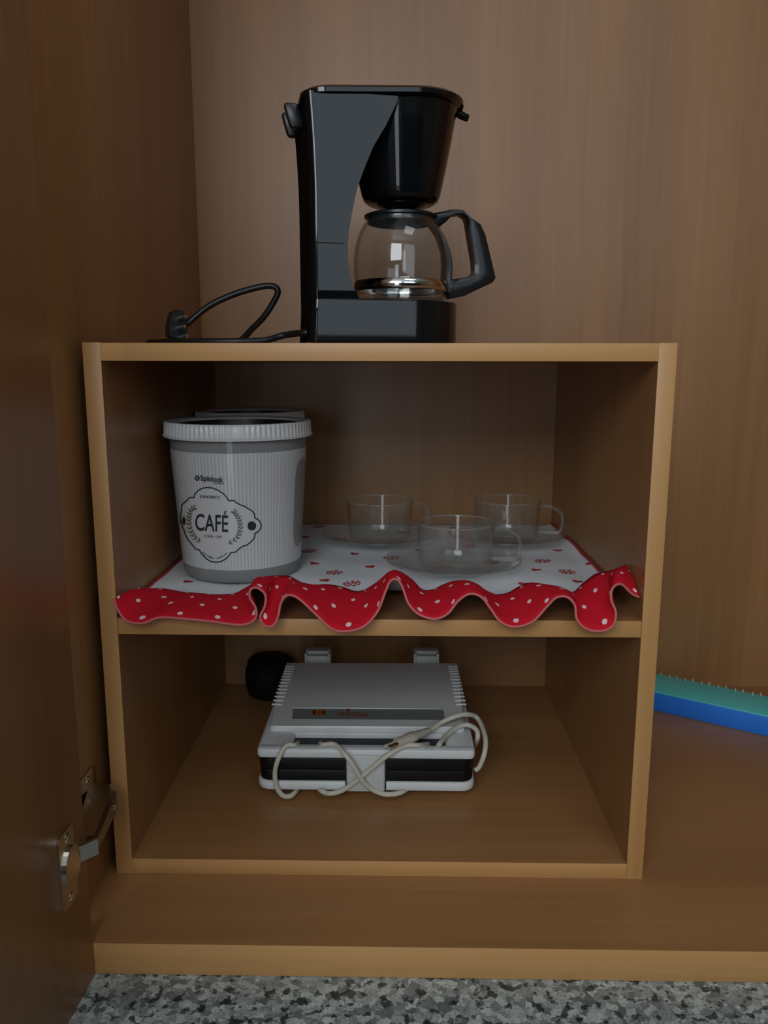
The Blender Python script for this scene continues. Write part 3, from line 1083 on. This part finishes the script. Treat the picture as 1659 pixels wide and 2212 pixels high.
def canister(x, y, label, rs=1.0, hs=1.0):
    j = thing('coffee_canister', label, 'canister', (x, y, JZ), None)
    c = (x, y, JZ)
    k = lambda z: jr(JZ + z)
    sc_ = lambda P: [(r * rs, z * hs) for r, z in P]
    lathe('body', sc_([(0, 0.0), (0.052, 0.0), (0.0585, 0.001), (k(0.006), 0.005), (k(0.012), 0.012), (k(0.146), 0.146), (k(0.146) - 0.0015, 0.146), (k(0.012) - 0.0016, 0.013), (0.05, 0.004), (0, 0.004)]), c, 'canister', j, 96)
    sl = []
    for z in (0.0142, 0.0145, 0.131, 0.1313):
        sl.append((k(z) + (0.0006 if 0.0143 < z < 0.1312 else 0.0), z))
    lathe('label_sleeve', sc_(sl), c, 'sleeve', j, 128)

    def rib(kk, i):
        a = 360.0 * i / 360
        if not 2 <= kk <= 5:
            return 0
        if abs(a - 281) < 5:
            return 0.0006
        return 0.0009 if (i % 4) < 2 else 0
    z0, lk_ = 0.1432, 0.75
    lathe('lid_ring', sc_([(0.0715, z0), (0.0755, z0), (0.0755, z0 + lk_ * 0.003), (0.0742, z0 + lk_ * 0.004), (0.0738, z0 + lk_ * 0.0185), (0.0728, z0 + lk_ * 0.0205), (0.0712, z0 + lk_ * 0.0210),
                       (0.0690, z0 + lk_ * 0.0205), (0.0660, z0 + lk_ * 0.0198), (0.0640, z0 + lk_ * 0.0185), (0.0636, z0 + lk_ * 0.0165)]), c, 'lidwhite', j, 360, False, rib)
    lathe('lid_disc', sc_([(0, z0 + lk_ * 0.0055), (0.045, z0 + lk_ * 0.005), (0.058, z0 + lk_ * 0.0045), (0.0625, z0 + lk_ * 0.006), (0.0634, z0 + lk_ * 0.0165), (0.0638, z0 + lk_ * 0.0165), (0.0638, z0 + lk_ * 0.002), (0, z0 + lk_ * 0.002)]), c, 'smoke', j, 64)
    return j


JX, JY = 0.0968, 0.155
can1 = canister(JX, JY, 'white coffee canister with the printed badge, standing at the front of the cloth')
can2 = canister(0.0825, 0.3015, 'white lidded canister standing behind the coffee canister with the badge', 0.874, 1.012)


def on_can(u, v, lift):
    """photo point onto the front wall of the front canister"""
    d = ray(u, v)
    k = (0.0700 - 0.0605) / 0.145
    ox, oy = CAM.x - JX, CAM.y - JY
    r0 = 0.0605 + lift + k * (CAM.z - JZ)
    A = d.x ** 2 + d.y ** 2 - (k * d.z) ** 2
    B = 2 * (ox * d.x + oy * d.y - r0 * k * d.z)
    C = ox * ox + oy * oy - r0 * r0
    disc = B * B - 4 * A * C
    t = (-B - math.sqrt(max(disc, 0))) / (2 * A)
    return CAM + d * t


def can_poly(name, polys, m, lift, parent):
    g = [([on_can(u, v, lift) for u, v in P], [list(range(len(P)))]) for P in polys]
    return obj(name, *merge(*g), m, parent)


def stroke(P, w):
    """px polyline to quads"""
    P = [Vector(p) for p in P]
    quads = []
    for a, b in zip(P[:-1], P[1:]):
        d = (b - a).normalized()
        nrm = Vector((-d.y, d.x)) * (w / 2)
        a2, b2 = a - d * w * 0.25, b + d * w * 0.25
        quads.append([(a2 + nrm)[:], (b2 + nrm)[:], (b2 - nrm)[:], (a2 - nrm)[:]])
    return quads


def can_text(name, s, x0, x1, y0, y1, m, parent, slope=0.0, bold=0.02, arc=0.0):
    vs, fs = text_geo(s, bold)
    P = []
    for a, b in vs:
        u = x0 + (x1 - x0) * a
        v = y1 + (y0 - y1) * b + slope * (u - x0) + arc * (1 - (2 * a - 1) ** 2)
        P.append(on_can(u, v, 0.0011))
    return obj(name, P, fs, m, parent)


S = 1 / 8.295
bp = lambda x, y: (380 + x * S, 1010 + y * S)
outline = [(320, 540), (345, 470), (400, 410), (470, 372), (560, 358), (660, 368), (760, 410), (850, 470), (905, 530), (945, 595), (1035, 590), (1085, 630), (1160, 672),
           (1255, 705), (1285, 735), (1350, 765), (1395, 810), (1412, 860), (1415, 905), (1470, 930), (1510, 975), (1530, 1035), (1515, 1095), (1480, 1145), (1415, 1180), (1412, 1240), (1375, 1305),
           (1320, 1350), (1280, 1385), (1200, 1410), (1130, 1455), (1070, 1515), (985, 1520), (945, 1585), (880, 1645), (800, 1685), (710, 1695), (620, 1680), (540, 1630), (470, 1555), (415, 1475), (350, 1455), (280, 1370), (215, 1290), (170, 1210), (140, 1110), (105, 1040), (80, 960), (80, 860), (100, 760), (105, 670), (180, 605), (250, 535), (320, 540)]
opx = [bp(*p) for p in outline]
cx_, cy_ = 471, 1130
bad = [on_can(cx_, cy_, 0.0008)]
bfs = []
NR = 6
for r in range(1, NR + 1):
    for u, v in opx[:-1]:
        bad.append(on_can(cx_ + (u - cx_) * r / NR, cy_ + (v - cy_) * r / NR, 0.0008))
nb = len(opx) - 1
for k in range(nb):
    bfs.append([0, 1 + k, 1 + (k + 1) % nb])
    for r in range(NR - 1):
        bfs.append([1 + r * nb + k, 1 + r * nb + (k + 1) % nb, 1 + (r + 1) * nb + (k + 1) % nb, 1 + (r + 1) * nb + k])
badge = obj('printed_badge', bad, bfs, 'badge', can1, smooth=True)
can_poly('badge_outline', stroke(opx, 2.6), 'ink', 0.0011, badge)
disc = lambda u, v, a, b: [(u + a * math.cos(2 * math.pi * k / 18), v + b * math.sin(2 * math.pi * k / 18)) for k in range(18)]
can_poly('badge_dot', [disc(*bp(1360, 1045), 9.5, 10)], 'ink', 0.0011, badge)
can_poly('badge_dot', [disc(*bp(140, 955), 3.8, 9)], 'ink', 0.0011, badge)
can_text('lettering_cafe', 'CAFÉ', *[380 + 345 * S, 380 + 935 * S], 1010 + 745 * S, 1010 + 1130 * S, 'ink', badge, 0.055, 0.012)
can_text('lettering_small', 'BOM MOMENTO', 380 + 430 * S, 380 + 790 * S, 1010 + 490 * S, 1010 + 545 * S, 'inkg', badge, 0.05)
can_text('lettering_small', 'COFFEE · CAFÉ', 380 + 505 * S, 380 + 820 * S, 1010 + 1195 * S, 1010 + 1250 * S, 'inkg', badge, 0.06)
can_text('lettering_small', 'AROMA · SABOR', 380 + 470 * S, 380 + 920 * S, 1010 + 1490 * S, 1010 + 1530 * S, 'inkg', badge, 0.04, 0.02, 12.5)
can_text('lettering_brand', 'Spinlock', 433, 482, 1026, 1042, 'ink', can1, 0.09, 0.03)
can_text('lettering_brand_small', 'canisters', 461, 483, 1041.5, 1045, 'inkg', can1, 0.06)
can_poly('brand_mark', stroke([bp(380 + 36 * math.cos(a), 190 + 38 * math.sin(a)) for a in [k * 2 * math.pi / 16 for k in range(17)]], 2.4) + [disc(*bp(385, 190), 1.6, 1.8)], 'ink', 0.0011, can1)
for left, pts in ((True, [(450, 1335), (340, 1255), (270, 1140), (235, 1000), (235, 880), (265, 770), (330, 720)]),
                  (False, [(930, 1370), (1060, 1290), (1130, 1190), (1155, 1070), (1140, 950), (1090, 850), (1040, 790)])):
    path2 = catmull([Vector((*bp(*p), 0)) for p in pts], 4)
    polys = stroke([(p.x, p.y) for p in path2], 0.7)
    for k in range(1, len(path2) - 1, 2):
        d = (path2[k + 1] - path2[k - 1]).normalized()
        for sgn in (-1, 1):
            a = math.atan2(d.y, d.x) + sgn * 0.75
            c = path2[k] + Vector((math.cos(a), math.sin(a), 0)) * 4.2
            polys.append([(c.x + 4.4 * math.cos(q) * math.cos(a) - 1.5 * math.sin(q) * math.sin(a), c.y + 4.4 * math.cos(q) * math.sin(a) + 1.5 * math.sin(q) * math.cos(a)) for q in [2 * math.pi * w / 10 for w in range(10)]])
    can_poly('printed_sprig', polys, 'leaf', 0.0011, badge)
# bare strip of the canister wall showing between the sleeve's ends
vs, fs = [], []
NK = 33
for i in range(9):
    for k in range(NK):
        q = abs(2 * k / (NK - 1) - 1)
        zz = 0.028 + (0.122 - 0.028) * k / (NK - 1)
        half = 13.0 * (1 - min(1, q) ** 7) ** 0.5
        a = math.radians(-12 + half * (i - 4) / 4)
        r = jr(JZ + zz) + 0.0009
        vs.append(Vector((JX + r * math.cos(a), JY + r * math.sin(a), JZ + zz)))
for i in range(8):
    for k in range(NK - 1):
        fs.append([i * NK + k, (i + 1) * NK + k, (i + 1) * NK + k + 1, i * NK + k + 1])
obj('sight_strip', vs, fs, 'window_print', can1, smooth=True)

# ------------------------------------------------------------------ glass cups and saucers
SZ = CZ + 0.0028


def make_saucer(x, y, label):
    t = thing('saucer', label, 'saucer', (x, y, SZ), 'glass saucers on the cloth')
    lathe('dish', [(0, 0.0010), (0.030, 0.0008), (0.036, 0.0), (0.040, 0.0012), (0.056, 0.0058), (0.0715, 0.0108), (0.0725, 0.0114), (0.0720, 0.0124), (0.0700, 0.0124),
                   (0.055, 0.0082), (0.041, 0.0040), (0.034, 0.0030), (0, 0.0030)], (x, y, SZ), 'saucer', t, 64, angle=60)
    return t


def make_cup(x, y, rot, label):
    z = SZ + 0.0031
    t = thing('glass_cup', label, 'cup', (x, y, z), 'glass cups on their saucers')
    lathe('bowl', [(0, 0.0006), (0.028, 0.0), (0.034, 0.0010), (0.0372, 0.005), (0.0384, 0.012), (0.0392, 0.025), (0.0402, 0.040), (0.0408, 0.0495),
                   (0.0388, 0.0495), (0.0383, 0.040), (0.0373, 0.025), (0.0364, 0.013), (0.0350, 0.0072), (0.032, 0.0042), (0, 0.0036)], (x, y, z), 'glass', t, 64, angle=70)
    lathe('rim', [(0.0408, 0.0493), (0.0409, 0.0500), (0.0404, 0.0508), (0.0396, 0.0509), (0.0389, 0.0503), (0.0388, 0.0493)], (x, y, z), 'rimglass', t, 64, angle=80)
    c, s = math.cos(rot), math.sin(rot)
    P = [(0.0388, 0.0430), (0.0460, 0.0448), (0.0560, 0.0425), (0.0640, 0.0375), (0.0668, 0.0310), (0.0665, 0.0200), (0.0640, 0.0135), (0.0560, 0.0120), (0.0370, 0.0125)]
    path = catmull([Vector((r, 0, h)) for r, h in P], 4)
    rings = []
    for i, p in enumerate(path):
        T_ = (path[min(i + 1, len(path) - 1)] - path[max(i - 1, 0)]).normalized()
        nn = Vector((T_.z, 0, -T_.x))
        ring = []
        for a, b in ((1, 0.55), (0.55, 1), (-0.55, 1), (-1, 0.55), (-1, -0.55), (-0.55, -1), (0.55, -1), (1, -0.55)):
            q = p + nn * (a * 0.0020) + Vector((0, b * 0.0046, 0))
            ring.append(Vector((x + q.x * c - q.y * s, y + q.x * s + q.y * c, z + q.z)))
        rings.append(ring)
    obj('handle', *loft_geo(rings), 'handleglass', t, angle=60)
    return t


cups = [(0.3228, 0.150, math.radians(-6), 0.3220, 0.162,
         'clear glass cup standing closest to the red ruffle',
         'clear glass saucer under the cup closest to the ruffle'),
        (0.2405, 0.287, math.radians(28), 0.2400, 0.296, 'clear glass cup standing next to the canisters, at the back of the cloth',
         'clear glass saucer next to the canisters'),
        (0.3960, 0.294, math.radians(-14), 0.3960, 0.298, 'clear glass cup at the back of the cloth by the bare side panel',
         'clear glass saucer reaching close to the bare side panel')]
for x, y, rot, sx, sy, lab, slab_ in cups:
    make_saucer(sx, sy, slab_)
    make_cup(x, y, rot, lab)

# ------------------------------------------------------------------ sandwich maker
ZB = T
sm = thing('sandwich_maker', 'white and black sandwich maker wrapped in its cream cord, in the lower compartment', 'sandwich maker', (0.2292, 0.22, ZB))
X0, X1, Y0, Y1 = 0.1142, 0.3445, 0.108, 0.342
obj('lower_shell', *slab_geo(X0 - 0.0006, X1 + 0.0006, Y0 - 0.0006, Y1, 0.0245, 0.0352, 0.014, 0.003), 'white', sm, angle=35)
obj('lower_plate', *slab_geo(X0 + 0.0015, X1 - 0.0015, Y0 + 0.0015, Y1 - 0.002, 0.0350, 0.0476, 0.012, 0.0008), 'plate', sm, angle=35)
obj('upper_plate', *slab_geo(X0 + 0.001, X1 - 0.001, Y0 + 0.001, Y1 - 0.002, 0.0484, 0.0612, 0.012, 0.0008), 'plate', sm, angle=35)
ZR = 0.0715
sl0 = U(630, 1612, 2, ZR)
sl1 = U(963, 1612, 2, ZR)
slb = U(790, 1583, 2, ZR)
ys0, ys1 = Y0 + 0.0135, slb.y
ush = merge(slab_geo(X0, X1, Y0, ys0, 0.0608, ZR, 0.006, 0.003),
            slab_geo(X0, sl0.x, Y0 + 0.004, Y1 - 0.01, 0.0609, ZR - 0.0001, 0.008, 0.003),
            slab_geo(sl1.x, X1, Y0 + 0.004, Y1 - 0.01, 0.0609, ZR - 0.0001, 0.008, 0.003),
            slab_geo(X0 + 0.0005, X1 - 0.0005, ys1, Y1, 0.0610, ZR - 0.0002, 0.012, 0.003))
obj('upper_shell', *ush, 'white', sm, angle=35)
box('slot_liner', (sl0.x - 0.002, ys0 - 0.002, 0.0605), (sl1.x + 0.002, ys1 + 0.004, 0.0650), 'plate', sm, 0)
ZL = 0.0815
lf0, lf1 = U(581, 1572, 2, ZR + 0.004), U(1004, 1574, 2, ZR + 0.004)
lb0, lb1 = U(617, 1431, 2, ZL), U(990, 1432, 2, ZL)


def lid_pt(a, b, z):
    f = lf0.lerp(lf1, a)
    k = lb0.lerp(lb1, a)
    p = f.lerp(k, b)
    return Vector((p.x, p.y, z))


lid_h = lambda b: ZR + 0.0055 + (ZL - ZR - 0.0055) * (1 - (1 - b) ** 2)
rings = []
for ins, zz in ((0.0, -1), (0.0, 0), (0.006, 1), (0.014, 1.15)):
    ring = []
    for a, b in round_rect(ins * 1.2, 1 - ins * 1.2, ins, 1 - ins, 0.03):
        z = ZR - 0.001 if zz < 0 else lid_h(b) - (0.0022 if zz == 0 else 0) + (0.0004 if zz > 1.1 else 0)
        ring.append(lid_pt(a, b, z))
    rings.append(ring)
lidg = loft_geo(rings[:3], (False, False))
# top surface as a grid so the crown is smooth
gv, gf = [], []
for j in range(13):
    for i in range(13):
        a, b = 0.0072 + (1 - 0.0144) * i / 12, 0.006 + (1 - 0.012) * j / 12
        gv.append(lid_pt(a, b, lid_h(b)))
for j in range(12):
    for i in range(12):
        k = j * 13 + i
        gf.append([k, k + 1, k + 14, k + 13])
lidp = obj('lid_panel', *merge(lidg, (gv, gf)), 'white', sm, angle=35)


def on_lid(u, v, lift=0.0004):
    z = ZL - 0.004
    for _ in range(6):
        p = U(u, v, 2, z)
        b = (p.y - lf0.y) / (lb0.y - lf0.y)
        z = lid_h(min(max(b, 0), 1)) + lift
    return Vector((p.x, p.y, z))


st = [on_lid(*q, 0.0005) for q in ((631, 1553), (961, 1555), (957, 1530), (633, 1528))]
st_l = [p - Vector((0, 0, 0.0012)) for p in st]
strip = obj('label_strip', st_l + st, [[0, 1, 2, 3], [4, 5, 6, 7], [0, 1, 5, 4], [1, 2, 6, 5], [2, 3, 7, 6], [3, 0, 4, 7]], 'strip', lidp)
e = [on_lid(*q, 0.0009) for q in ((632, 1529), (957, 1531))]
obj('strip_rim', *tube_geo([e[0], e[0].lerp(e[1], 0.5), e[1]], 0.0009, 6), 'white', lidp, smooth=True)
tv, tf = text_geo('UNIVERSAL', 0.008)
obj('lettering_universal', [on_lid(731 + 66 * a, 1547.5 - 10 * b + 1.2 * a, 0.0009) for a, b in tv], tf, 'redink', strip)
obj('printed_emblem', [on_lid(u, v, 0.0009) for u, v in ((748, 1537), (757, 1537), (754.5, 1533), (756, 1530), (749, 1530), (750.5, 1533))], [[0, 1, 2, 5], [5, 2, 3, 4]], 'redink', strip)
lq = [on_lid(u, v, 0.0004) for u, v in ((675, 1545), (702, 1545), (702, 1533), (675, 1533))]
lq2 = [on_lid(u, v, 0.0022) for u, v in ((676.5, 1544), (700.5, 1544), (700.5, 1534), (676.5, 1534))]
fq = [[4, 5, 6, 7], [0, 1, 5, 4], [1, 2, 6, 5], [2, 3, 7, 6], [3, 0, 4, 7]]
lampo = obj('indicator_lamp', lq + lq2, fq, 'lamp', strip)
for a, b in ((675.5, 681), (696, 701.5)):
    obj('lamp_cap', [on_lid(u, v, 0.0024) for u, v in ((a, 1543), (b, 1543), (b, 1535), (a, 1535))], [[0, 1, 2, 3]], 'lampred', lampo)
# ventilation ribs at both sides of the lid
rib_me = None
for side in (0, 1):
    for k in range(13):
        v = 1440 + 5.9 * k * (0.82 + 0.028 * k)
        if side == 0:
            u0 = 616 - 26 * (v - 1440) / 70
            u1 = u0 + 19 + 3 * (v - 1440) / 70
        else:
            u1 = 990 + 17 * (v - 1440) / 70
            u0 = u1 - 19 - 3 * (v - 1440) / 70
            u0, u1 = u0 - 4, u1 - 4
        p0, p1 = on_lid(u0 + 3, v, 0), on_lid(u1, v, 0)
        c = (p0 + p1) / 2
        if rib_me is None:
            vs, fs = box_geo((-0.0062, -0.0013, -0.0006), (0.0062, 0.0013, 0.0012), 0.0005, 1)
            ro = obj('vent_rib', [v + sm.location for v in vs], fs, 'white', lidp)
            rib_me = ro.data
        else:
            ro = bpy.data.objects.new('vent_rib', rib_me)
            COL.objects.link(ro)
            ro.parent = lidp
        ro.location = c - sm.location
# latch and centre seam
lc = [U(748, 1660, 1, Y0).x, U(832, 1660, 1, Y0).x]
obj('latch', *slab_geo(lc[0], lc[1], Y0 - 0.0025, Y0 + 0.02, 0.0248, 0.0660, 0.003, 0.0015), 'whiteg', sm, angle=35)
for x in (lc[0] - 0.0004, lc[1] + 0.0004):
    box('latch_gap', (x - 0.0007, Y0 - 0.0006, 0.0262), (x + 0.0007, Y0 + 0.01, 0.0660), 'satin', sm, 0)
# rear cord-wrap loops that double as standing feet
for u0, u1 in ((660, 716), (893, 948)):
    p0, p1 = U(u0, 1402, 1, Y1 + 0.012), U(u1, 1402, 1, Y1 + 0.012)
    zt_ = p0.z
    w = p1.x - p0.x
    gs = [slab_geo(p0.x, p1.x, Y1 + 0.004, Y1 + 0.022, zt_ - 0.006, zt_, 0.003, 0.0015),
          slab_geo(p0.x, p0.x + 0.004, Y1 - 0.004, Y1 + 0.022, 0.040, zt_ - 0.001, 0.0018, 0.001),
          slab_geo(p1.x - 0.004, p1.x, Y1 - 0.004, Y1 + 0.022, 0.040, zt_ - 0.001, 0.0018, 0.001),
          slab_geo(p0.x + 0.003, p1.x - 0.003, Y1 - 0.004, Y1 + 0.003, 0.040, zt_ - 0.004, 0.002, 0.001)]
    obj('hinge_foot', *merge(*gs), 'whiteg', sm, angle=35)
for x in (X0 + 0.028, X1 - 0.028):
    for y in (Y0 + 0.03, Y1 - 0.03):
        lathe('rubber_foot', [(0, ZB + 0.0001), (0.0065, ZB + 0.0001), (0.008, ZB + 0.003), (0.008, 0.0255), (0, 0.0255)], (x, y, 0), 'satin', sm, 20)
# cord wound around the front bar
CR2 = 0.0027
yf_ = Y0 - CR2 - 0.0012


def fr(u, v, d=0.0):
    return U(u, v, 1, yf_ - d)


def tp(u, v, dz=0.0):
    return U(u, v, 2, ZR + CR2 + 0.0004 + dz)


und = lambda u: Vector((U(u, 1700, 1, Y0 + 0.024).x, Y0 + 0.024, 0.0205))
inside = lambda u: Vector((U(u, 1610, 2, ZR).x, ys0 + 0.008, 0.0675))
pA = [inside(640), tp(637, 1609), tp(618, 1611), fr(601, 1640, .002), fr(594, 1670), fr(598, 1700), fr(612, 1719), fr(632, 1717), und(652)]
pB = [inside(690), tp(697, 1609), tp(722, 1608), fr(744, 1628, .003), fr(764, 1655, .006), fr(782, 1685, .004), fr(805, 1706), fr(835, 1716), fr(868, 1711), und(895)]
pC = [inside(925), tp(905, 1610), tp(878, 1611), fr(840, 1630, .003), fr(800, 1662, .002), fr(765, 1690, .001), fr(738, 1708), fr(712, 1714), fr(694, 1708), und(676)]
pD = [tp(930, 1577, 0.006), tp(955, 1560, 0.010), tp(985, 1547, 0.016), tp(1010, 1543, 0.016), U(1032, 1552, 0, 0.352), U(1048, 1590, 0, 0.357), U(1047, 1625, 0, 0.355), U(1036, 1655, 0, 0.350), U(1030, 1668, 0, 0.346) + Vector((0, 0.012, -0.004))]
pE = [inside(950), tp(948, 1609, 0.001), tp(965, 1588, 0.002), tp(990, 1570, 0.005), tp(1012, 1566, 0.006), U(1030, 1578, 0, 0.349), U(1031, 1598, 0, 0.3495), U(1024, 1620, 0, 0.348) + Vector((0, 0.02, -0.01))]
gs = [tube_geo(catmull(P, 6), CR2, 10) for P in (pA, pB, pC, pD, pE)]
obj('power_cord', *merge(*gs), 'cream', sm, angle=60)
q0, q1 = tp(855, 1606, 0.004), tp(930, 1577, 0.006)
axis_ = (q1 - q0)
up_ = Vector((0, 0.35, 0.94))
up_ = (up_ - axis_.normalized() * up_.dot(axis_.normalized())).normalized()
sd_ = axis_.normalized().cross(up_)
rings = []
for t, a, b in ((0.0, 0.0056, 0.0046), (0.03, 0.0062, 0.0050), (0.28, 0.0064, 0.0052), (0.36, 0.0082, 0.0058), (0.46, 0.0086, 0.0058), (0.58, 0.0066, 0.0048), (0.75, 0.0046, 0.0042), (0.98, 0.0034, 0.0034), (1.0, 0.0028, 0.0028)):
    rings.append([q0 + axis_ * t + sd_ * (a * math.cos(w)) + up_ * (b * math.sin(w)) for w in [2 * math.pi * k / 14 for k in range(14)]])
plug2 = obj('plug', *loft_geo(rings), 'creamd', sm, angle=50)
for s_ in (-0.0036, 0.0036):
    p0 = q0 + sd_ * s_
    obj('pin', *tube_geo([p0 + axis_ * 0.02, p0 - axis_ * 0.10, p0 - axis_ * 0.25, p0 - axis_ * 0.27], lambda t: 0.0021 if t < 0.9 else 0.0012, 10), 'creamd' if s_ < 0 else 'pin', plug2, angle=40)

# black round pot pushed to the back beside the sandwich maker
bp_c = (0.0850, 0.380, ZB + 0.0002)
pot = thing('black_jar', 'black rounded jar half hidden behind the sandwich maker', 'jar', bp_c)
lathe('body', [(0, 0), (0.024, 0), (0.030, 0.004), (0.0335, 0.016), (0.034, 0.030), (0.033, 0.040), (0.030, 0.0435), (0, 0.0435)], bp_c, 'matte', pot, 48)
lathe('cap', [(0.030, 0.0437), (0.0308, 0.0447), (0.0305, 0.050), (0.027, 0.0535), (0, 0.055)], bp_c, 'matte', pot, 48)

# ------------------------------------------------------------------ blue and teal case on the cabinet floor
A_ = Vector((0.617, 0.3693, 0))
dirc = (Vector((0.7387, 0.2921, 0)) - A_).normalized()
nrmc = Vector((-dirc.y, dirc.x, 0))
case = thing('long_case', 'long flat blue case with a teal top lying beside the shelf unit', 'case', (A_.x, A_.y, 0))


def case_pt(s, t, z):
    return A_ + dirc * s + nrmc * t + Vector((0, 0, z))


S0, S1, TD = -0.046, 0.27, 0.068
vs, fs = slab_geo(S0, S1, 0, TD, 0.0002, 0.0262, 0.006, 0.0012)
obj('case_body', [case_pt(*v) for v in vs], fs, 'blue', case, angle=35)
vs, fs = slab_geo(S0 + 0.0005, S1 - 0.0005, 0.0006, TD - 0.0005, 0.0260, 0.0280, 0.006, 0.0006)
lidc = obj('case_lid', [case_pt(*v) for v in vs], fs, 'teal', case, angle=35)
gs = []
k = 0
s = S0 + 0.006
while s < S1 - 0.006:
    t = TD - (0.0035 if k % 2 else 0.0065)
    vs, fs = lathe_geo([(0.0011, 0), (0.0011, 0.0035), (0.0007, 0.0045), (0, 0.0048)], (0, 0, 0), 8)
    gs.append(([case_pt(s, t, 0.0278) + v for v in vs], fs))
    s += 0.0125 if k % 2 else 0.0095
    k += 1
o_ = obj('peg_row', *merge(*gs), 'peg', lidc, smooth=True)
o_['kind'] = 'stuff'
